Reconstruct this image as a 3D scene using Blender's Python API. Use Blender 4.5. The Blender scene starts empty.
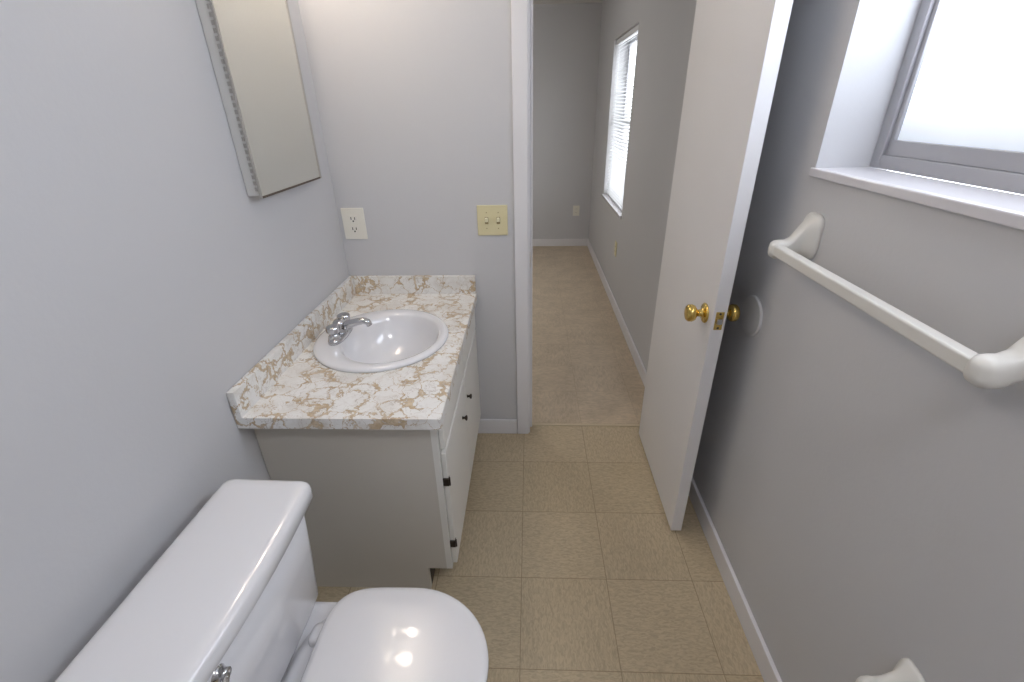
import bpy, bmesh, math
from mathutils import Vector, Matrix
C = bpy.context
scene = C.scene
scene.view_settings.view_transform = 'Standard'
PI = math.pi

# ------------------------------------------------------------ helpers
def lin(c):
    out = []
    for v in c[:3]:
        v /= 255.0
        out.append(v/12.92 if v <= 0.04045 else ((v+0.055)/1.055)**2.4)
    return (out[0], out[1], out[2], 1.0)

def new_mat(name):
    m = bpy.data.materials.new(name); m.use_nodes = True
    nt = m.node_tree
    return m, nt, nt.nodes['Principled BSDF']

def mat(name, col, rough=0.5, metal=0.0, bump=0.0, bscale=60, var=0.03, coat=0.0):
    m, nt, b = new_mat(name)
    N, L = nt.nodes, nt.links
    b.inputs['Roughness'].default_value = rough
    b.inputs['Metallic'].default_value = metal
    b.inputs['Coat Weight'].default_value = coat
    tc = N.new('ShaderNodeTexCoord')
    nz = N.new('ShaderNodeTexNoise'); nz.inputs['Scale'].default_value = 3.0
    nz.inputs['Detail'].default_value = 3
    L.new(tc.outputs['Object'], nz.inputs['Vector'])
    mx = N.new('ShaderNodeMix'); mx.data_type = 'RGBA'
    c = lin(col)
    mx.inputs[6].default_value = tuple(x*(1-var) for x in c[:3])+(1,)
    mx.inputs[7].default_value = tuple(min(1, x*(1+var)) for x in c[:3])+(1,)
    L.new(nz.outputs['Fac'], mx.inputs[0])
    L.new(mx.outputs[2], b.inputs['Base Color'])
    if bump > 0:
        n2 = N.new('ShaderNodeTexNoise'); n2.inputs['Scale'].default_value = bscale
        n2.inputs['Detail'].default_value = 4
        L.new(tc.outputs['Object'], n2.inputs['Vector'])
        bp = N.new('ShaderNodeBump'); bp.inputs['Strength'].default_value = bump
        bp.inputs['Distance'].default_value = 0.002
        L.new(n2.outputs['Fac'], bp.inputs['Height'])
        L.new(bp.outputs['Normal'], b.inputs['Normal'])
    return m

def emis(name, col, s):
    m, nt, b = new_mat(name)
    b.inputs['Base Color'].default_value = lin(col)
    b.inputs['Emission Color'].default_value = lin(col)
    b.inputs['Emission Strength'].default_value = s
    b.inputs['Roughness'].default_value = 0.3
    return m

def link(name, bm, m, smooth=False, parent=None, bevel=0, seg=2, subsurf=0, wn=False):
    bmesh.ops.recalc_face_normals(bm, faces=bm.faces[:])
    me = bpy.data.meshes.new(name); bm.to_mesh(me); bm.free()
    ob = bpy.data.objects.new(name, me); C.collection.objects.link(ob)
    if m: me.materials.append(m)
    if smooth:
        for p in me.polygons: p.use_smooth = True
    if bevel > 0:
        md = ob.modifiers.new('bev', 'BEVEL'); md.width = bevel; md.segments = seg
        md.limit_method = 'ANGLE'; md.angle_limit = math.radians(40)
    if subsurf:
        md = ob.modifiers.new('sub', 'SUBSURF'); md.levels = subsurf; md.render_levels = subsurf
    if parent: ob.parent = parent
    return ob

def addbox(bm, b):
    x0, x1, y0, y1, z0, z1 = b
    vs = [bm.verts.new(p) for p in [(x0,y0,z0),(x1,y0,z0),(x1,y1,z0),(x0,y1,z0),
                                    (x0,y0,z1),(x1,y0,z1),(x1,y1,z1),(x0,y1,z1)]]
    for f in [(0,3,2,1),(4,5,6,7),(0,1,5,4),(1,2,6,5),(2,3,7,6),(3,0,4,7)]:
        bm.faces.new([vs[i] for i in f])

def boxes(name, lst, m, parent=None, bevel=0, seg=2):
    bm = bmesh.new()
    for b in lst: addbox(bm, b)
    return link(name, bm, m, parent=parent, bevel=bevel, seg=seg)

def empty(name, loc=(0,0,0)):
    e = bpy.data.objects.new(name, None); C.collection.objects.link(e)
    e.empty_display_size = 0.1
    return e

def loft(bm, rings, cap0=True, cap1=True):
    vr = [[bm.verts.new(p) for p in r] for r in rings]
    n = len(rings[0])
    for a, b in zip(vr[:-1], vr[1:]):
        for i in range(n):
            j = (i+1) % n
            bm.faces.new([a[i], a[j], b[j], b[i]])
    if cap0: bm.faces.new(vr[0][::-1])
    if cap1: bm.faces.new(vr[-1])

def sup(t, a, b, n):
    c, s = math.cos(t), math.sin(t)
    return (a*math.copysign(abs(c)**(2/n), c), b*math.copysign(abs(s)**(2/n), s))

def ring_xy(cx, cy, z, a, b, n=2, N=48, bow=0.0):
    r = []
    for i in range(N):
        x, y = sup(2*PI*i/N, a, b, n)
        if bow and x > 0: x += bow*(1-(y/b)**2)
        r.append((cx+x, cy+y, z))
    return r

def ring_rr(cx, cy, z, a, b, rad, bow=0.0, K=8, S=12):
    """rounded rectangle with corner radius, front (+x) bowed"""
    pts = []
    rad = min(rad, a*0.98, b*0.98)
    cs = [(a-rad, b-rad, 0), (-a+rad, b-rad, 90), (-a+rad, -b+rad, 180), (a-rad, -b+rad, 270)]
    for i, (x, y, t0) in enumerate(cs):
        for k in range(K+1):
            t = math.radians(t0+90*k/K)
            pts.append((x+rad*math.cos(t), y+rad*math.sin(t)))
        nx, ny, t1 = cs[(i+1) % 4]
        t = math.radians(t0+90)
        p0 = (x+rad*math.cos(t), y+rad*math.sin(t)); t = math.radians(t1)
        p1 = (nx+rad*math.cos(t), ny+rad*math.sin(t))
        for k in range(1, S):
            f = k/S; pts.append((p0[0]*(1-f)+p1[0]*f, p0[1]*(1-f)+p1[1]*f))
    out = []
    for x, y in pts:
        if bow and x > 0: x += bow*(1-(y/b)**2)*(x/a)
        out.append((cx+x, cy+y, z))
    return out

def ring_yz(x, cy, cz, a, b, n=2, N=32):
    return [(x, cy+sup(2*PI*i/N, a, b, n)[0], cz+sup(2*PI*i/N, a, b, n)[1]) for i in range(N)]

def egg(cx, cy, z, af, ab, b, nb=2.0, N=64):
    r = []
    for i in range(N):
        t = 2*PI*i/N
        if math.cos(t) >= 0: x, y = sup(t, af, b, 2.0)
        else: x, y = sup(t, ab, b, nb)
        r.append((cx+x, cy+y, z))
    return r

def tube(bm, pts, rad, N=16, flat=1.0):
    pts = [Vector(p) for p in pts]
    rings = []
    for i, p in enumerate(pts):
        d = (pts[min(i+1, len(pts)-1)] - pts[max(i-1, 0)]).normalized()
        up = Vector((0,0,1)) if abs(d.z) < 0.95 else Vector((0,1,0))
        s = d.cross(up).normalized(); u = s.cross(d).normalized()
        r = rad[i] if isinstance(rad, (list, tuple)) else rad
        rings.append([p + s*math.cos(2*PI*k/N)*r + u*math.sin(2*PI*k/N)*r*flat for k in range(N)])
    loft(bm, rings)

def revolve(bm, origin, axis, prof, N=32):
    """prof: list of (dist along axis, radius)"""
    o = Vector(origin); a = Vector(axis).normalized()
    up = Vector((0,0,1)) if abs(a.z) < 0.9 else Vector((1,0,0))
    s = a.cross(up).normalized(); u = s.cross(a).normalized()
    rings = [[o + a*d + s*math.cos(2*PI*k/N)*r + u*math.sin(2*PI*k/N)*r for k in range(N)] for d, r in prof]
    loft(bm, rings)

# ------------------------------------------------------------ materials
M_wall = mat('paint_gray', (204,204,206), 0.7, bump=0.15, bscale=90, var=0.015)
M_disc = mat('paint_gray_plate', (206,206,207), 0.5)
M_ceil = mat('ceiling_paint', (228,228,226), 0.9, bump=0.4, bscale=70)
M_trim = mat('trim_white', (230,229,231), 0.45, bump=0.05, bscale=20)
M_door = mat('door_white', (230,229,230), 0.42, bump=0.06, bscale=12)
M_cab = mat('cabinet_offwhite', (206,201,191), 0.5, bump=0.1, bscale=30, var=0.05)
M_cabw = mat('cabinet_front_white', (230,228,222), 0.45, bump=0.05, bscale=30)
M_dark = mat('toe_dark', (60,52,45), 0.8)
M_porc = mat('porcelain', (232,232,235), 0.12, coat=0.6, var=0.005)
M_seat = mat('seat_plastic', (232,231,233), 0.2, coat=0.4, var=0.005)
M_plast = mat('white_plastic', (226,224,218), 0.3, var=0.01)
M_chrome = mat('chrome', (200,200,202), 0.12, metal=1.0)
M_alu = mat('aluminium', (178,178,182), 0.4, metal=0.3)
M_brass = mat('brass', (222,192,112), 0.18, metal=1.0)
M_almond = mat('almond_plastic', (222,213,172), 0.35)
M_white = mat('plate_white', (236,233,222), 0.35)
M_slot = mat('slot_dark', (60,58,56), 0.6)
M_black = mat('dark_bronze_metal', (70,62,55), 0.4, metal=0.6)
M_blind = mat('blind_slat', (238,239,241), 0.5)
M_mirror = mat('mirror_glass', (228,228,220), 0.02, metal=1.0, var=0.0)
M_bulb = emis('warm_bulb', (255,238,218), 38.0)
M_fill = emis('fill_dome', (250,250,255), 31.0)
M_fill2 = emis('fill_dome_bedroom', (255,250,244), 31.0)
# frosted window pane lit by daylight: mottled emission
m, nt, b = new_mat('frosted_daylight_glass'); N_, L_ = nt.nodes, nt.links
tc = N_.new('ShaderNodeTexCoord'); nz = N_.new('ShaderNodeTexNoise'); nz.inputs['Scale'].default_value = 3.5; nz.inputs['Detail'].default_value = 2
L_.new(tc.outputs['Object'], nz.inputs['Vector'])
sx = N_.new('ShaderNodeSeparateXYZ'); L_.new(tc.outputs['Object'], sx.inputs[0])
mr = N_.new('ShaderNodeMapRange'); mr.inputs[1].default_value = 1.40; mr.inputs[2].default_value = 1.95
mr.inputs[3].default_value = 0.70; mr.inputs[4].default_value = 10.0; mr.interpolation_type = 'SMOOTHSTEP'
L_.new(sx.outputs['Z'], mr.inputs[0])
mm = N_.new('ShaderNodeMapRange'); mm.inputs[1].default_value = .3; mm.inputs[2].default_value = .7; mm.inputs[3].default_value = .9; mm.inputs[4].default_value = 1.1
L_.new(nz.outputs['Fac'], mm.inputs[0])
mu = N_.new('ShaderNodeMath'); mu.operation = 'MULTIPLY'; L_.new(mr.outputs[0], mu.inputs[0]); L_.new(mm.outputs[0], mu.inputs[1])
b.inputs['Base Color'].default_value = (.3,.3,.3,1); b.inputs['Roughness'].default_value = 0.35
b.inputs['Emission Color'].default_value = lin((231,240,255)); L_.new(mu.outputs[0], b.inputs['Emission Strength'])
M_glassF = m

def floor_mat(name, c1, c2, grout, w, ofs, msize, fleck, fs=1.0, worn=0.0):
    m, nt, b = new_mat(name); N, L = nt.nodes, nt.links
    tc = N.new('ShaderNodeTexCoord'); mp = N.new('ShaderNodeMapping')
    mp.inputs['Location'].default_value = (-ofs[0], -ofs[1], 0)
    L.new(tc.outputs['Object'], mp.inputs['Vector'])
    br = N.new('ShaderNodeTexBrick'); br.offset = 0; br.squash = 1
    br.inputs['Scale'].default_value = 1; br.inputs['Brick Width'].default_value = w
    br.inputs['Row Height'].default_value = w; br.inputs['Mortar Size'].default_value = msize
    br.inputs['Mortar Smooth'].default_value = 0.6
    br.inputs['Color1'].default_value = lin(c1); br.inputs['Color2'].default_value = lin(c2)
    br.inputs['Mortar'].default_value = lin(grout)
    L.new(mp.outputs[0], br.inputs['Vector'])
    ck = N.new('ShaderNodeTexChecker'); ck.inputs['Scale'].default_value = 1.0/w
    L.new(mp.outputs[0], ck.inputs['Vector'])
    fl = []
    for s in ((140*fs, 50*fs, 1), (50*fs, 140*fs, 1)):
        m2 = N.new('ShaderNodeMapping'); m2.inputs['Scale'].default_value = s
        L.new(tc.outputs['Object'], m2.inputs['Vector'])
        nz = N.new('ShaderNodeTexNoise'); nz.inputs['Scale'].default_value = 1
        nz.inputs['Detail'].default_value = 4; nz.inputs['Distortion'].default_value = 1.0
        L.new(m2.outputs[0], nz.inputs['Vector']); fl.append(nz)
    mf = N.new('ShaderNodeMix'); mf.data_type = 'FLOAT'
    L.new(ck.outputs['Fac'], mf.inputs[0]); L.new(fl[0].outputs['Fac'], mf.inputs[2]); L.new(fl[1].outputs['Fac'], mf.inputs[3])
    rp = N.new('ShaderNodeValToRGB')
    rp.color_ramp.elements[0].position = 0.34; rp.color_ramp.elements[1].position = 0.62
    rp.color_ramp.elements[0].color = (1-fleck,)*3+(1,); rp.color_ramp.elements[1].color = (1+fleck*0.4,)*3+(1,)
    L.new(mf.outputs[0], rp.inputs[0])
    mu = N.new('ShaderNodeMix'); mu.data_type = 'RGBA'; mu.blend_type = 'MULTIPLY'; mu.inputs[0].default_value = 1
    L.new(br.outputs['Color'], mu.inputs[6]); L.new(rp.outputs[0], mu.inputs[7])
    big = N.new('ShaderNodeTexNoise'); big.inputs['Scale'].default_value = 2.2+worn*4; big.inputs['Detail'].default_value = 5
    L.new(tc.outputs['Object'], big.inputs['Vector'])
    r2 = N.new('ShaderNodeValToRGB'); r2.color_ramp.elements[0].position = .3; r2.color_ramp.elements[1].position = .68
    d = .92-worn*.05
    r2.color_ramp.elements[0].color = (d,d-.01,d-.022,1); r2.color_ramp.elements[1].color = (1.04,1.04,1.04,1)
    L.new(big.outputs['Fac'], r2.inputs[0])
    mu2 = N.new('ShaderNodeMix'); mu2.data_type = 'RGBA'; mu2.blend_type = 'MULTIPLY'; mu2.inputs[0].default_value = 1
    L.new(mu.outputs[2], mu2.inputs[6]); L.new(r2.outputs[0], mu2.inputs[7])
    L.new(mu2.outputs[2], b.inputs['Base Color'])
    b.inputs['Roughness'].default_value = 0.42
    bp = N.new('ShaderNodeBump'); bp.inputs['Strength'].default_value = 0.3; bp.inputs['Distance'].default_value = 0.0015
    L.new(mf.outputs[0], bp.inputs['Height']); L.new(bp.outputs['Normal'], b.inputs['Normal'])
    return m
M_floor = floor_mat('vinyl_tile', (193,177,149), (187,171,142), (146,130,104), 0.3, (-0.03, 0.78), 0.0015, 0.18)
M_floor2 = floor_mat('bedroom_tile', (204,187,163), (200,183,159), (182,163,138), 0.3, (-0.03, 0.78), 0.0014, 0.14, 0.55, 1.0)

def marble_laminate(name):
    m, nt, b = new_mat(name); N, L = nt.nodes, nt.links
    def ramp(src, p0, c0, p1, c1):
        r = N.new('ShaderNodeValToRGB'); e = r.color_ramp.elements
        e[0].position = p0; e[0].color = c0; e[1].position = p1; e[1].color = c1
        L.new(src, r.inputs[0]); return r.outputs[0]
    def mix(f, a, bb):
        x = N.new('ShaderNodeMix'); x.data_type = 'RGBA'
        L.new(f, x.inputs[0])
        for i, v in ((6, a), (7, bb)):
            if isinstance(v, tuple): x.inputs[i].default_value = v
            else: L.new(v, x.inputs[i])
        return x.outputs[2]
    W, K = (1,1,1,1), (0,0,0,1)
    tc = N.new('ShaderNodeTexCoord')
    n0 = N.new('ShaderNodeTexNoise'); n0.inputs['Scale'].default_value = 18; n0.inputs['Detail'].default_value = 5
    n0.inputs['Roughness'].default_value = 0.6
    L.new(tc.outputs['Object'], n0.inputs['Vector'])
    sc = N.new('ShaderNodeVectorMath'); sc.operation = 'SCALE'; sc.inputs['Scale'].default_value = 0.11
    L.new(n0.outputs['Color'], sc.inputs[0])
    ad = N.new('ShaderNodeVectorMath'); ad.operation = 'ADD'
    L.new(tc.outputs['Object'], ad.inputs[0]); L.new(sc.outputs[0], ad.inputs[1])
    vo = N.new('ShaderNodeTexVoronoi'); vo.feature = 'DISTANCE_TO_EDGE'; vo.inputs['Scale'].default_value = 15
    L.new(ad.outputs[0], vo.inputs['Vector'])
    nw = N.new('ShaderNodeTexNoise'); nw.inputs['Scale'].default_value = 13; nw.inputs['Detail'].default_value = 3
    L.new(tc.outputs['Object'], nw.inputs['Vector'])
    wd = N.new('ShaderNodeMapRange'); wd.inputs[1].default_value = .44; wd.inputs[2].default_value = .70
    wd.inputs[3].default_value = 0.014; wd.inputs[4].default_value = 0.13
    L.new(nw.outputs['Fac'], wd.inputs[0])
    dv = N.new('ShaderNodeMath'); dv.operation = 'DIVIDE'; L.new(vo.outputs['Distance'], dv.inputs[0]); L.new(wd.outputs[0], dv.inputs[1])
    tan = ramp(dv.outputs[0], 0.7, W, 1.0, K)
    edge = N.new('ShaderNodeValToRGB'); e = edge.color_ramp.elements
    e[0].position = 0.62; e[0].color = K; e[1].position = 1.0; e[1].color = K
    x = e.new(0.84); x.color = (.7,.7,.7,1)
    L.new(dv.outputs[0], edge.inputs[0])
    n2 = N.new('ShaderNodeTexNoise'); n2.inputs['Scale'].default_value = 10; n2.inputs['Detail'].default_value = 4
    L.new(ad.outputs[0], n2.inputs['Vector'])
    pf = ramp(n2.outputs['Fac'], .48, K, .72, W)
    base = mix(pf, lin((237,236,233)), lin((219,215,208)))
    n3 = N.new('ShaderNodeTexNoise'); n3.inputs['Scale'].default_value = 60; n3.inputs['Detail'].default_value = 3
    L.new(tc.outputs['Object'], n3.inputs['Vector'])
    tf = ramp(n3.outputs['Fac'], .35, K, .65, W)
    tcol = mix(tf, lin((188,164,130)), lin((214,198,172)))
    c = mix(tan, base, tcol)
    c = mix(edge.outputs[0], c, lin((146,130,116)))
    v2 = N.new('ShaderNodeTexVoronoi'); v2.feature = 'DISTANCE_TO_EDGE'; v2.inputs['Scale'].default_value = 30
    L.new(ad.outputs[0], v2.inputs['Vector'])
    nm = ramp(nw.outputs['Fac'], .42, (0.12,0.12,0.12,1), .6, (.6,.6,.6,1))
    th = ramp(v2.outputs['Distance'], 0.01, W, 0.045, K)
    ml = N.new('ShaderNodeMath'); ml.operation = 'MULTIPLY'; L.new(th, ml.inputs[0]); L.new(nm, ml.inputs[1])
    c = mix(ml.outputs[0], c, lin((168,152,134)))
    L.new(c, b.inputs['Base Color'])
    b.inputs['Roughness'].default_value = 0.32
    return m
M_counter = marble_laminate('marble_laminate')
M_sill = mat('sill_marble_white', (222,220,224), 0.25, var=0.08)

# ------------------------------------------------------------ room shell
XL, XR, YB, YF, H = -0.79, 0.69, 1.90, -1.0, 2.36
T = 0.17           # outer wall thickness
YP = 2.02          # bedroom side of partition
YE = 5.42          # far bedroom wall
XBL = -2.6
boxes('floor', [(XL-0.1, XR+T, YF-0.1, 1.965, -0.05, 0)], M_floor)
boxes('bedroom_floor', [(XBL-0.1, XR+T, 1.965, YE+0.1, -0.05, 0.0)], M_floor2)
boxes('trim_threshold', [(0.0, 0.6, 1.955, 1.972, 0.0, 0.003)], mat('threshold_tan', (200,186,158), 0.5), bevel=0.001)
boxes('ceiling', [(XBL-0.1, XR+T, YF-0.1, YE+0.1, H, H+0.08)], M_ceil)
boxes('wall_left', [(XL-0.1, XL, YF-0.1, YB, 0, H)], M_wall)
boxes('wall_front', [(XL, XR, YF-0.1, YF, 0, H)], M_wall)
# windows openings in right wall
wy0, wy1, wz0, wz1 = 0.33, 1.208, 1.335, 2.06
by0, by1, bz0, bz1 = 3.55, 4.50, 0.73, 1.96
boxes('wall_right', [
    (XR, XR+T, YF-0.1, wy0, 0, H), (XR, XR+T, wy0, wy1, 0, wz0), (XR, XR+T, wy0, wy1, wz1, H),
    (XR, XR+T, wy1, by0, 0, H), (XR, XR+T, by0, by1, 0, bz0), (XR, XR+T, by0, by1, bz1, H),
    (XR, XR+T, by1, YE+0.1, 0, H)], M_wall)
boxes('wall_back', [(XBL, -0.02, YB, YP, 0, H), (-0.02, 0.615, YB, YP, 2.06, H), (0.615, XR, YB, YP, 0, H)], M_wall)
boxes('wall_bedroom_far', [(XBL, XR, YE, YE+0.1, 0, H)], M_wall)
boxes('wall_bedroom_left', [(XBL-0.1, XBL, YB, YE+0.1, 0, H)], M_wall)
# baseboards
bh, bt = 0.085, 0.013
boxes('baseboard_right', [(XR-bt, XR, YF, YB, 0, bh)], M_trim, bevel=0.003)
boxes('baseboard_bedroom_right', [(XR-bt, XR, YP, YE, 0, bh)], M_trim, bevel=0.003)
boxes('baseboard_bedroom_far', [(XBL, XR-bt, YE-bt, YE, 0, bh)], M_trim, bevel=0.003)
boxes('baseboard_back', [(-0.33, -0.066, YB-bt, YB, 0, bh)], M_trim, bevel=0.003)
boxes('baseboard_left', [(XL, XL+bt, YF, 1.03, 0, bh)], M_trim, bevel=0.003)
boxes('baseboard_bedroom_near', [(XBL, -0.066, YP, YP+bt, 0, bh)], M_trim, bevel=0.003)
# door frame
boxes('trim_door_frame', [
    (-0.02, 0.0, YB-0.004, YP+0.004, 0, 2.06), (0.595, 0.615, YB-0.004, YP+0.004, 0, 2.06),
    (0.0, 0.595, YB-0.004, YP+0.004, 2.04, 2.06),
    (0.0, 0.011, 1.945, 1.98, 0, 2.04), (0.584, 0.595, 1.945, 1.98, 0, 2.04),
    (-0.064, -0.007, YB-0.014, YB-0.0005, 0, 2.105), (0.602, 0.66, YB-0.014, YB-0.0005, 0, 2.105),
    (-0.007, 0.602, YB-0.014, YB-0.0005, 2.047, 2.105),
    (-0.064, -0.007, YP+0.0005, YP+0.014, 0, 2.105), (0.602, 0.66, YP+0.0005, YP+0.014, 0, 2.105),
    (-0.007, 0.602, YP+0.0005, YP+0.014, 2.047, 2.105)], M_trim, bevel=0.003)

# ------------------------------------------------------------ door
door = empty('door_1')
dx0, dx1, dy0, dy1 = 0.549, 0.589, 1.285, 1.885
boxes('door_slab', [(dx0, dx1, dy0, dy1, 0.012, 2.035)], M_door, parent=door, bevel=0.0015)
kz, ky = 0.91, dy0+0.062
for nm, ox, ax in (('knob_inner', dx0, -1), ('knob_outer', dx1, 1)):
    bm = bmesh.new()
    revolve(bm, (ox, ky, kz), (ax,0,0), [(0,0.031),(0.003,0.032),(0.006,0.029),(0.009,0.018),(0.012,0.012),(0.026,0.011),
        (0.030,0.017),(0.034,0.024),(0.042,0.0275),(0.052,0.027),(0.058,0.022),(0.060,0.014),(0.0605,0.004)])
    link(nm, bm, M_brass, smooth=True, parent=door)
boxes('latch_plate', [(dx0+0.008, dx1-0.008, dy0-0.0015, dy0+0.001, kz-0.029, kz+0.029)], M_brass, parent=door, bevel=0.0006)
bm = bmesh.new(); loft(bm, [[(x, y, z) for (x, z) in ((0.561,kz-0.009),(0.577,kz-0.009),(0.577,kz+0.009),(0.561,kz+0.009))] for y in (dy0, dy0-0.009)])
link('latch_bolt', bm, M_chrome, parent=door, bevel=0.002)
bm = bmesh.new()
for dz in (-0.023, 0.023):
    revolve(bm, (0.569, dy0-0.0012, kz+dz), (0,-1,0), [(0,0.004),(0.0012,0.003)], 12)
link('latch_screws', bm, M_slot, parent=door)
bm = bmesh.new()
for z in (0.25, 1.0, 1.8):
    revolve(bm, (0.592, dy1+0.002, z-0.045), (0,0,1), [(0,0.006),(0.09,0.006)], 14)
link('hinge_barrels', bm, M_brass, parent=door)
boxes('strike_plate', [(-0.0005, 0.001, 1.905, 1.935, 0.88, 0.94)], M_brass)

# door stop plate on wall
bm = bmesh.new()
revolve(bm, (XR, 1.335, 0.905), (-1,0,0), [(0,0.064),(0.004,0.064),(0.007,0.060),(0.0075,0.03),(0.0075,0.005)], 40)
link('door_stop_plate', bm, M_disc, smooth=False)

# ------------------------------------------------------------ bathroom window
win = empty('window_1')
fx0, fx1 = XR+0.125, XR+0.155
zs = wz0+0.018
boxes('frame_outer', [(fx0, fx1, wy1-0.03, wy1, zs, wz1), (fx0, fx1, wy0, wy0+0.03, zs, wz1),
    (fx0, fx1, wy0+0.03, wy1-0.03, zs, zs+0.03), (fx0, fx1, wy0+0.03, wy1-0.03, wz1-0.03, wz1)], M_alu, parent=win, bevel=0.002)
boxes('sash', [(fx0+0.008, fx1-0.004, wy1-0.042, wy1-0.03, zs+0.03, wz1-0.03), (fx0+0.008, fx1-0.004, wy0+0.03, wy0+0.042, zs+0.03, wz1-0.03),
    (fx0+0.005, fx1-0.004, wy0+0.042, wy1-0.042, zs+0.03, zs+0.062), (fx0+0.008, fx1-0.004, wy0+0.042, wy1-0.042, wz1-0.06, wz1-0.03)], M_alu, parent=win, bevel=0.002)
boxes('frosted_pane', [(fx0+0.016, fx0+0.020, wy0+0.040, wy1-0.040, zs+0.060, wz1-0.058)], M_glassF, parent=win)
boxes('sill', [(XR-0.010, XR-0.0002, wy0-0.02, wy1+0.006, wz0-0.002, zs), (XR-0.0002, fx0, wy0+0.0005, wy1-0.0005, wz0+0.0002, zs)], M_sill, parent=win, bevel=0.003)

# ------------------------------------------------------------ bedroom window
bw = empty('window_2')
gx0, gx1 = XR+0.12, XR+0.15
boxes('frame', [(gx0, gx1, by1-0.04, by1, bz0, bz1), (gx0, gx1, by0, by0+0.04, bz0, bz1),
    (gx0, gx1, by0+0.04, by1-0.04, bz0, bz0+0.045), (gx0, gx1, by0+0.04, by1-0.04, bz1-0.04, bz1),
    (gx0, gx1, by0+0.04, by1-0.04, 1.33, 1.37)], M_alu, parent=bw, bevel=0.002)
boxes('window_sill', [(XR-0.018, XR-0.0003, by0-0.02, by1+0.02, bz0-0.005, bz0+0.016), (XR-0.0003, gx0, by0+0.0005, by1-0.0005, bz0+0.0002, bz0+0.016)], M_sill, parent=bw, bevel=0.003)
m, nt, b = new_mat('clear_glass')
b.inputs['Transmission Weight'].default_value = 1; b.inputs['Roughness'].default_value = 0; b.inputs['IOR'].default_value = 1.02
b.inputs['Base Color'].default_value = (1,1,1,1)
boxes('pane', [(gx0+0.013, gx0+0.016, by0+0.039, by1-0.039, bz0+0.04, bz1-0.039)], m, parent=bw)
bl = empty('window_blind')
bm = bmesh.new()
z = bz0+0.05; bx = XR+0.035
while z < bz1-0.05:
    a = math.radians(24); w = 0.0125
    p = [(bx-w*math.cos(a), z-w*math.sin(a)), (bx, z+0.0015), (bx+w*math.cos(a), z+w*math.sin(a))]
    vs = [[bm.verts.new((q[0], y, q[1])) for q in p] for y in (by0+0.012, by1-0.012)]
    for i in range(2): bm.faces.new([vs[0][i], vs[0][i+1], vs[1][i+1], vs[1][i]])
    z += 0.025
link('slats', bm, M_blind, parent=bl)
boxes('head_rail', [(XR+0.018, XR+0.052, by0+0.008, by1-0.008, bz1-0.035, bz1-0.002)], M_blind, parent=bl, bevel=0.002)
boxes('bottom_rail', [(XR+0.025, XR+0.047, by0+0.012, by1-0.012, bz0+0.020, bz0+0.034)], M_blind, parent=bl, bevel=0.002)
bm = bmesh.new()
for y in (by0+0.15, by1-0.15): tube(bm, [(bx-0.012, y, bz0+0.03), (bx-0.012, y, bz1-0.03)], 0.0012, 6)
tube(bm, [(bx-0.018, by0+0.06, 1.2), (bx-0.018, by0+0.06, bz1-0.03)], 0.004, 8)
link('cords', bm, M_blind, parent=bl)

# ------------------------------------------------------------ vanity cabinet
van = empty('bathroom_vanity')
cy0, cy1 = 1.03, 1.895
fxF = -0.262
ct = 0.736
boxes('carcass', [
    (XL+0.002, -0.281, cy0, cy0+0.016, 0.108, ct), (XL+0.002, -0.345, cy0, cy0+0.016, 0.0, 0.108),
    (XL+0.002, -0.281, cy1-0.016, cy1, 0.108, ct), (XL+0.002, -0.345, cy1-0.016, cy1, 0, 0.108),
    (XL+0.002, -0.281, cy0+0.016, cy1-0.016, 0.108, 0.124),
    (XL+0.002, XL+0.008, cy0+0.016, cy1-0.016, 0.124, ct)], M_cab, parent=van)
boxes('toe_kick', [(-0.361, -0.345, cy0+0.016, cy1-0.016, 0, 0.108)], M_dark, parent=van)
ym = 1.455
boxes('face_frame', [(-0.281, fxF, cy0, cy0+0.03, 0.108, ct), (-0.281, fxF, cy1-0.03, cy1, 0.108, ct),
    (-0.281, fxF, cy0+0.03, cy1-0.03, 0.108, 0.14), (-0.281, fxF, cy0+0.03, cy1-0.03, 0.70, ct),
    (-0.281, fxF, cy0+0.03, cy1-0.03, 0.585, 0.625), (-0.281, fxF, ym-0.02, ym+0.02, 0.14, 0.585)], M_cabw, parent=van)
boxes('cabinet_door_near', [(fxF+0.001, -0.246, cy0+0.012, ym-0.004, 0.122, 0.597)], M_cabw, parent=van, bevel=0.003)
boxes('cabinet_door_far', [(fxF+0.001, -0.246, ym+0.004, cy1-0.012, 0.122, 0.597)], M_cabw, parent=van, bevel=0.003)
boxes('false_front', [(fxF+0.001, -0.246, cy0+0.012, ym-0.004, 0.612, 0.712), (fxF+0.001, -0.246, ym+0.004, cy1-0.012, 0.612, 0.712)], M_cabw, parent=van, bevel=0.003)
bm = bmesh.new()
for y in (ym-0.095, ym+0.045):
    revolve(bm, (-0.246, y, 0.49), (1,0,0), [(0,0.006),(0.008,0.004),(0.011,0.008),(0.015,0.0105),(0.018,0.0085),(0.019,0.004)], 20)
link('cabinet_knobs', bm, M_black, smooth=True, parent=van)
bm = bmesh.new()
for z in (0.22, 0.49):
    addbox(bm, (-0.262, -0.2445, cy0+0.005, cy0+0.011, z-0.013, z+0.013))
    addbox(bm, (-0.246, -0.2445, cy0+0.012, cy0+0.023, z-0.012, z+0.012))
    revolve(bm, (-0.243, cy0+0.0115, z-0.015), (0,0,1), [(0,0.003),(0.030,0.003)], 10)
link('cabinet_hinges', bm, M_black, parent=van)
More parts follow.
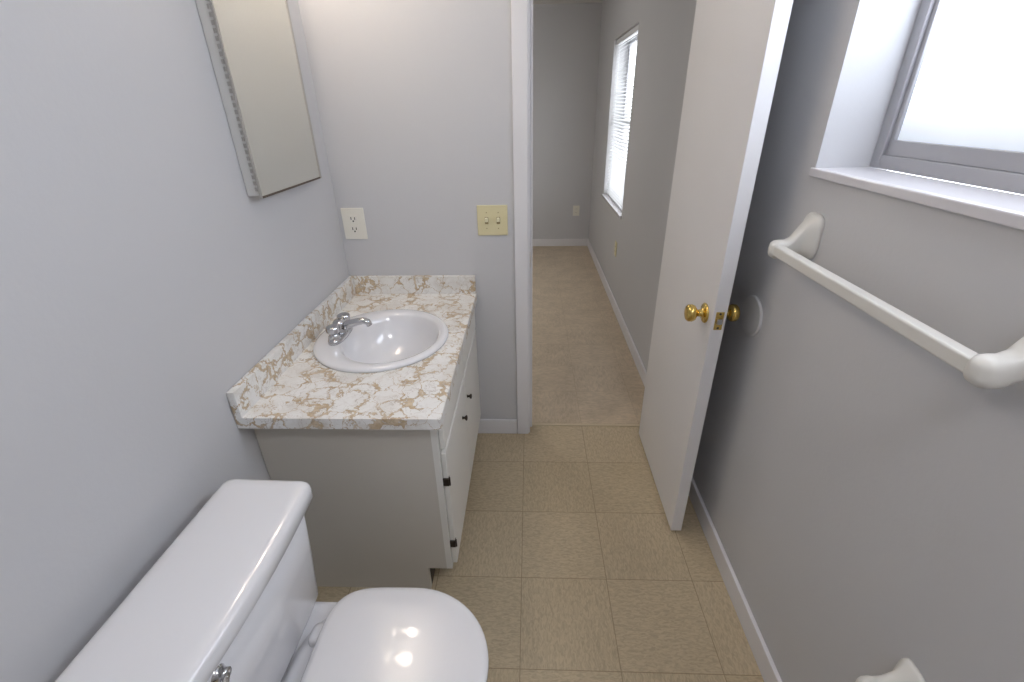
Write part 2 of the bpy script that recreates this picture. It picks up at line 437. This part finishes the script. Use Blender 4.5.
# countertop with sink cut-out
SX, SY, ZC = -0.522, 1.447, 0.77
top = boxes('countertop', [(XL+0.002, -0.237, 0.975, YB-0.001, ct, ZC)], M_counter)
bm = bmesh.new(); loft(bm, [ring_xy(SX, SY, z, 0.208, 0.218, N=64) for z in (0.6, 0.9)])
cut = link('cut', bm, None)
md = top.modifiers.new('b', 'BOOLEAN'); md.object = cut; md.operation = 'DIFFERENCE'; md.solver = 'EXACT'
C.view_layer.update()
me = bpy.data.meshes.new_from_object(top.evaluated_get(C.evaluated_depsgraph_get()))
top.modifiers.clear(); top.data = me; bpy.data.objects.remove(cut)
top.parent = van
boxes('backsplash', [(XL+0.0225, -0.237, YB-0.0205, YB-0.001, ZC+0.0003, ZC+0.08), (XL+0.002, XL+0.0222, 0.975, YB-0.001, ZC+0.0003, ZC+0.08)], M_counter, parent=van, bevel=0.0015)
boxes('counter_edge_strip', [(-0.2368, -0.2345, 0.974, YB-0.001, ct-0.002, ZC-0.001)], M_counter, parent=van)
# sink
bm = bmesh.new()
prof = [ # cx shift, a, b, z
 (0,0.200,0.210,ZC-0.004),(0,0.230,0.240,ZC+0.0006),(0,0.2315,0.2415,ZC+0.006),(0,0.228,0.238,ZC+0.012),(0,0.219,0.229,ZC+0.0145),
 (0.010,0.199,0.211,ZC+0.013),(0.026,0.174,0.194,ZC+0.010),(0.028,0.168,0.188,ZC+0.004),(0.028,0.162,0.181,ZC-0.012),
 (0.028,0.153,0.171,ZC-0.040),(0.028,0.138,0.152,ZC-0.075),(0.027,0.112,0.122,ZC-0.105),(0.025,0.075,0.080,ZC-0.125),
 (0.024,0.040,0.042,ZC-0.134),(0.024,0.022,0.022,ZC-0.138)]
loft(bm, [ring_xy(SX+c, SY, z, a, b, N=72) for c, a, b, z in prof], cap0=False, cap1=True)
s = link('sink_basin', bm, M_porc, smooth=True, parent=van)
bm = bmesh.new()
revolve(bm, (SX+0.024, SY, ZC-0.1375), (0,0,1), [(0,0.024),(0.003,0.024),(0.004,0.020),(0.002,0.012),(0.006,0.010),(0.007,0.003)])
link('drain', bm, M_chrome, smooth=True, parent=van)
bm = bmesh.new()
revolve(bm, (SX+0.172, SY, ZC-0.045), (-1,0,0.25), [(0,0.008),(0.002,0.007)], 16)
link('overflow', bm, M_chrome, parent=van)
# faucet
FX = -0.672; fz = ZC+0.0125
bm = bmesh.new()
loft(bm, [ring_xy(FX, SY, z, a, b, n=2.6, N=40) for z, a, b in ((fz,0.028,0.080),(fz+0.009,0.028,0.080),(fz+0.016,0.024,0.076),(fz+0.018,0.012,0.06))])
loft(bm, [ring_xy(FX+c, SY, z, a, a, N=28) for c, z, a in ((0,fz+0.01,0.026),(0,fz+0.02,0.025),(0.001,fz+0.04,0.022),(0.002,fz+0.052,0.022),(0.002,fz+0.058,0.017))])
tube(bm, [(FX, SY, fz+0.030),(FX+0.03, SY, fz+0.042),(FX+0.065, SY, fz+0.053),(FX+0.090, SY, fz+0.057),(FX+0.105, SY, fz+0.053),(FX+0.110, SY, fz+0.040)],
     [0.018,0.017,0.0155,0.014,0.013,0.012], 20, 0.85)
link('faucet_body', bm, M_chrome, smooth=True, parent=van)
bm = bmesh.new()
for sgn in (-1, 1):
    revolve(bm, (FX, SY+sgn*0.051, fz+0.012), (0,0,1), [(0,0.022),(0.012,0.020),(0.018,0.014),(0.022,0.015),(0.026,0.022),(0.044,0.023),(0.048,0.019),(0.049,0.004)], 12)
link('faucet_handles', bm, M_chrome, smooth=False, parent=van, bevel=0.002)

# ------------------------------------------------------------ medicine cabinet
mc = empty('medicine_cabinet')
my0, my1, mz0, mz1 = 1.300, 1.715, 1.280, 1.96
mx = -0.747
boxes('cabinet_body', [(XL+0.001, mx-0.006, my0+0.006, my1-0.006, mz0+0.006, mz1-0.006)], mat('cabinet_enamel', (214,213,210), 0.35), parent=mc, bevel=0.002)
boxes('mirror_door', [(mx-0.005, mx-0.001, my0+0.003, my1-0.003, mz0+0.003, mz1-0.003)], M_mirror, parent=mc)
M_steel = mat('frame_steel', (184,180,175), 0.35, metal=0.6)
boxes('mirror_frame', [(mx-0.0058, mx+0.001, my0, my0+0.005, mz0, mz1), (mx-0.0058, mx+0.001, my1-0.010, my1, mz0, mz1),
    (mx-0.0058, mx+0.001, my0+0.005, my1-0.010, mz1-0.006, mz1)], M_steel, parent=mc, bevel=0.001)
boxes('mirror_bottom_channel', [(mx-0.0058, mx+0.001, my0+0.005, my1-0.010, mz0, mz0+0.006)], mat('tarnished_steel', (104,92,82), 0.4, metal=0.6), parent=mc, bevel=0.001)
bm = bmesh.new(); z = mz0+0.02
while z < mz1-0.03:
    revolve(bm, (mx-0.009, my0+0.0025, z), (0,0,1), [(0,0.0028),(0.010,0.0028)], 8)
    addbox(bm, (mx-0.016, mx-0.009, my0+0.0045, my0+0.0065, z, z+0.010))
    z += 0.016
link('piano_hinge', bm, M_steel, parent=mc)

# ------------------------------------------------------------ vanity light bar
vl = empty('vanity_light')
boxes('light_bar', [(XL, XL+0.03, 1.20, 1.78, 2.10, 2.20)], M_chrome, parent=vl, bevel=0.004)
bm = bmesh.new()
for y in (1.29, 1.49, 1.69):
    prof = [(0,0.014),(0.02,0.016)]+[(0.06-0.042*math.cos(a), 0.042*math.sin(a)+0.0005) for a in [0.4+i*0.22 for i in range(13)]]
    revolve(bm, (XL+0.03, y, 2.15), (1,0,0), prof, 24)
link('bulbs', bm, M_bulb, smooth=True, parent=vl)
# unseen glowing dome behind viewer, added as fill light for the bathroom
cl = empty('fill_lamp')
LX, LY = 0.44, -0.22
bm = bmesh.new(); revolve(bm, (LX, LY, H), (0,0,-1), [(0,0.17),(0.02,0.17),(0.022,0.16)], 40)
link('fill_base', bm, M_white, parent=cl)
bm = bmesh.new(); revolve(bm, (LX, LY, H-0.022), (0,0,-1), [(0,0.155),(0.02,0.15),(0.045,0.125),(0.065,0.085),(0.075,0.03),(0.076,0.004)], 40)
link('fill_dome', bm, M_fill, smooth=True, parent=cl)

# ------------------------------------------------------------ outlet & switches
M_slotsh = mat('slot_shadow', (150,132,88), 0.6); M_screw = mat('screw', (160,142,100), 0.4)
M_toggle = mat('toggle_ivory', (236,230,200), 0.3)
def outlet(name, origin, right, up, nrm, w, h, mt, kind):
    """plates built in local frame"""
    e = empty(name)
    R = Vector(right); U = Vector(up); Nn = Vector(nrm); O = Vector(origin)
    def lb(nm, lst, m, bev=0.001):
        bm = bmesh.new()
        for (a0,a1,b0,b1,c0,c1) in lst:
            vs = [bm.verts.new(O+R*a+U*b_+Nn*c) for a,b_,c in [(a0,b0,c0),(a1,b0,c0),(a1,b1,c0),(a0,b1,c0),(a0,b0,c1),(a1,b0,c1),(a1,b1,c1),(a0,b1,c1)]]
            for f in [(0,3,2,1),(4,5,6,7),(0,1,5,4),(1,2,6,5),(2,3,7,6),(3,0,4,7)]: bm.faces.new([vs[i] for i in f])
        return link(nm, bm, m, parent=e, bevel=bev)
    lb('plate', [(-w/2,w/2,-h/2,h/2,0.0002,0.006)], mt, 0.0025)
    if kind == 'gfci':
        lb('receptacle', [(-0.0185,0.0185,-0.036,0.036,0.006,0.0095)], mt, 0.001)
        sl = []
        for c in (-0.021, 0.021):
            sl += [(-0.0095,-0.0060,c-0.003,c+0.008,0.0094,0.0099),(0.0055,0.009,c-0.003,c+0.007,0.0094,0.0099),(-0.003,0.003,c-0.012,c-0.006,0.0094,0.0099)]
        lb('slots', sl, M_slot, 0)
        lb('buttons', [(-0.008,0.008,-0.0065,-0.001,0.0094,0.011),(-0.008,0.008,0.001,0.0065,0.0094,0.011)], mt, 0.0005)
    elif kind == 'switch':
        for c in (-0.024, 0.024):
            lb('toggle_slot', [(c-0.007,c+0.007,-0.014,0.014,0.0058,0.0065)], M_slotsh, 0)
            lb('toggle', [(c-0.0055,c+0.0055,-0.004,0.012,0.006,0.020)], M_toggle, 0.0015)
        lb('screws', [(c-0.002,c+0.002,d-0.002,d+0.002,0.0058,0.0068) for c in (-0.024,0.024) for d in (-0.032,0.032)], M_screw, 0.001)
    else:
        lb('sockets', [(-0.014,0.014,0.006,0.032,0.0058,0.0075),(-0.014,0.014,-0.032,-0.006,0.0058,0.0075)], mt, 0.003)
        lb('slots', [(s_-0.001,s_+0.001,c-0.004,c+0.005,0.0074,0.0079) for c in (-0.019,0.019) for s_ in (-0.006,0.006)], M_slot, 0)
    return e
outlet('wall_outlet', (-0.727, YB, 1.075), (1,0,0), (0,0,1), (0,-1,0), 0.094, 0.128, M_white, 'gfci')
outlet('light_switch', (-0.153, YB, 1.083), (1,0,0), (0,0,1), (0,-1,0), 0.124, 0.122, M_almond, 'switch')
outlet('wall_outlet.001', (0.53, YE, 0.41), (1,0,0), (0,0,1), (0,-1,0), 0.075, 0.115, M_white, 'duplex')
outlet('wall_outlet.002', (XR, 3.66, 0.46), (0,-1,0), (0,0,1), (-1,0,0), 0.075, 0.115, M_almond, 'duplex')

# ------------------------------------------------------------ towel bar
def bracket2(bm, y, z, reach, s, drop):
    x = XR; rings = []
    for d, a, b, k in ((0.0,0.030,0.046,0.0),(0.006,0.030,0.046,0.0),(0.011,0.027,0.043,0.01),(0.018,0.019,0.034,0.08),(0.028,0.0145,0.027,0.3)):
        rings.append(ring_yz(x-d*s, y, z-k*drop, a*s, b*s, 3.8))
    for f, a, b, k in ((0.62,0.0145,0.021,0.8),(0.78,0.0165,0.0195,1.0),(0.92,0.0175,0.0195,1.0),(1.06,0.0165,0.0185,1.0),(1.15,0.013,0.015,1.0),(1.20,0.007,0.009,1.0),(1.21,0.002,0.003,1.0)):
        rings.append(ring_yz(x-reach*f, y, z-k*drop, a*s, b*s, 2.8))
    loft(bm, rings)
tb = empty('towel_bar')
for i, y in enumerate((0.556, 1.145)):
    bm = bmesh.new(); bracket2(bm, y, 1.203, 0.079, 1.18, 0.033)
    link('bracket_%d' % (i+1), bm, M_plast, smooth=True, parent=tb)
boxes('bar', [(XR-0.079-0.0125, XR-0.079+0.0125, 0.56, 1.14, 1.1575, 1.1825)], M_plast, parent=tb, bevel=0.004, seg=3)
# toilet paper holder
tp = empty('toilet_paper_holder')
for i, y in enumerate((0.332, 0.489)):
    bm = bmesh.new(); bracket2(bm, y, 0.553, 0.070, 0.9, 0.02)
    link('post_%d' % (i+1), bm, M_plast, smooth=True, parent=tp)
bm = bmesh.new()
revolve(bm, (XR-0.070, 0.340, 0.533), (0,1,0), [(0,0.006),(0.006,0.013),(0.07,0.013),(0.071,0.011),(0.135,0.011),(0.14,0.006)], 20)
link('roller', bm, M_plast, parent=tp)

# ------------------------------------------------------------ toilet
to = empty('toilet')
TY = 0.563; TX = -0.636
TR = Matrix.Translation((TX, TY, 0)) @ Matrix.Rotation(math.radians(-1.6), 4, 'Z') @ Matrix.Translation((-TX, -TY, 0))
bm = bmesh.new()
loft(bm, [ring_rr(TX, TY, z, a, b, r, bw_) for z, a, b, r, bw_ in
  ((0.372,0.070,0.180,0.04,0.004),(0.376,0.082,0.198,0.045,0.006),(0.40,0.090,0.210,0.045,0.008),(0.55,0.095,0.222,0.04,0.010),(0.673,0.098,0.229,0.035,0.012))])
bm.transform(TR)
link('tank', bm, M_porc, smooth=True, parent=to)
bm = bmesh.new()
loft(bm, [ring_rr(TX+0.003, TY, z, a, b, r, 0.015) for z, a, b, r in
  ((0.674,0.098,0.234,0.03),(0.675,0.104,0.247,0.024),(0.680,0.108,0.252,0.024),(0.700,0.108,0.252,0.024),(0.709,0.106,0.250,0.023),(0.714,0.101,0.245,0.022),(0.7175,0.092,0.236,0.02),(0.719,0.075,0.219,0.02),(0.7195,0.03,0.15,0.02))])
bm.transform(TR)
link('tank_lid', bm, M_porc, smooth=True, parent=to)
lx = TX+0.103
bm = bmesh.new()
revolve(bm, (lx-0.006, 0.430, 0.640), (1,0,0), [(0,0.017),(0.007,0.017),(0.010,0.013),(0.018,0.010),(0.024,0.011),(0.026,0.003)], 20)
tube(bm, [(lx+0.014,0.430,0.640),(lx+0.020,0.413,0.632),(lx+0.022,0.393,0.620),(lx+0.022,0.373,0.612)], [0.008,0.007,0.0075,0.009], 14)
bm.transform(TR)
link('flush_lever', bm, M_chrome, smooth=True, parent=to)
bx0 = -0.33
bm = bmesh.new()
loft(bm, [egg(bx0, TY, z, af, ab, b, nb=nb) for z, af, ab, b, nb in
  ((0.0,0.10,0.30,0.115,3),(0.02,0.10,0.30,0.115,3),(0.05,0.09,0.29,0.10,3),(0.14,0.10,0.27,0.095,3),(0.21,0.145,0.25,0.12,2.6),
   (0.28,0.195,0.23,0.155,2.4),(0.33,0.222,0.22,0.175,2.4),(0.37,0.232,0.215,0.182,2.4),(0.383,0.228,0.212,0.178,2.4),(0.387,0.20,0.19,0.15,2.4))])
link('bowl', bm, M_porc, smooth=True, parent=to)
bm = bmesh.new()
loft(bm, [ring_rr(-0.59, TY, z, a, b, r) for z, a, b, r in ((0.20,0.11,0.085,0.05),(0.28,0.14,0.12,0.05),(0.33,0.160,0.158,0.05),(0.358,0.164,0.175,0.05),(0.3695,0.160,0.171,0.05),(0.3715,0.15,0.16,0.05))])
link('tank_deck', bm, M_porc, smooth=True, parent=to)
lcx = -0.285
bm = bmesh.new()
loft(bm, [egg(lcx, TY, z, af, ab, b, nb=3.6) for z, af, ab, b in
  ((0.388,0.185,0.185,0.172),(0.389,0.190,0.190,0.177),(0.398,0.192,0.192,0.180),(0.4035,0.188,0.188,0.176),(0.404,0.17,0.17,0.16))])
link('seat', bm, M_seat, smooth=True, parent=to)
bm = bmesh.new()
loft(bm, [egg(lcx, TY, z, af, ab, b, nb=4.6) for z, af, ab, b in
  ((0.4055,0.17,0.18,0.16),(0.406,0.190,0.199,0.178),(0.410,0.195,0.203,0.182),(0.418,0.195,0.203,0.182),(0.4225,0.191,0.200,0.178),(0.4255,0.178,0.188,0.167),(0.428,0.14,0.15,0.13),(0.4290,0.06,0.06,0.06))])
link('seat_lid', bm, M_seat, smooth=True, parent=to)
bm = bmesh.new()
for y in (TY-0.075, TY+0.075):
    loft(bm, [ring_xy(-0.499, y, z, a, b, n=3, N=24) for z, a, b in ((0.371,0.020,0.026),(0.396,0.020,0.026),(0.402,0.017,0.023),(0.405,0.009,0.014))])
link('hinge_caps', bm, M_seat, smooth=True, parent=to)

# ------------------------------------------------------------ lights / world
w = bpy.data.worlds.new('World'); scene.world = w; w.use_nodes = True
bg = w.node_tree.nodes['Background']
bg.inputs['Color'].default_value = (0.92, 0.96, 1.0, 1); bg.inputs['Strength'].default_value = 5.0
bc = empty('fill_lamp.001')  # second unseen dome, added to brighten the bedroom
bm = bmesh.new(); revolve(bm, (-0.9, 3.6, H), (0,0,-1), [(0,0.2),(0.02,0.2),(0.05,0.18),(0.08,0.12),(0.095,0.03),(0.096,0.004)], 40)
link('fill_dome', bm, M_fill2, smooth=True, parent=bc)

# ------------------------------------------------------------ camera
cam = bpy.data.cameras.new('camera'); co = bpy.data.objects.new('camera', cam); C.collection.objects.link(co)
cam.sensor_width = 36; cam.lens = 461/1024*36; cam.clip_start = 0.02
Yv = Vector((18,236,-461)).normalized(); Zv = -Vector((18,-902,-461)).normalized()
Xv = Yv.cross(Zv).normalized(); Zv = Xv.cross(Yv).normalized()
R = Matrix((Xv, Yv, Zv)).to_4x4()
co.matrix_world = Matrix.Translation((0,0,1.5)) @ R
scene.camera = co
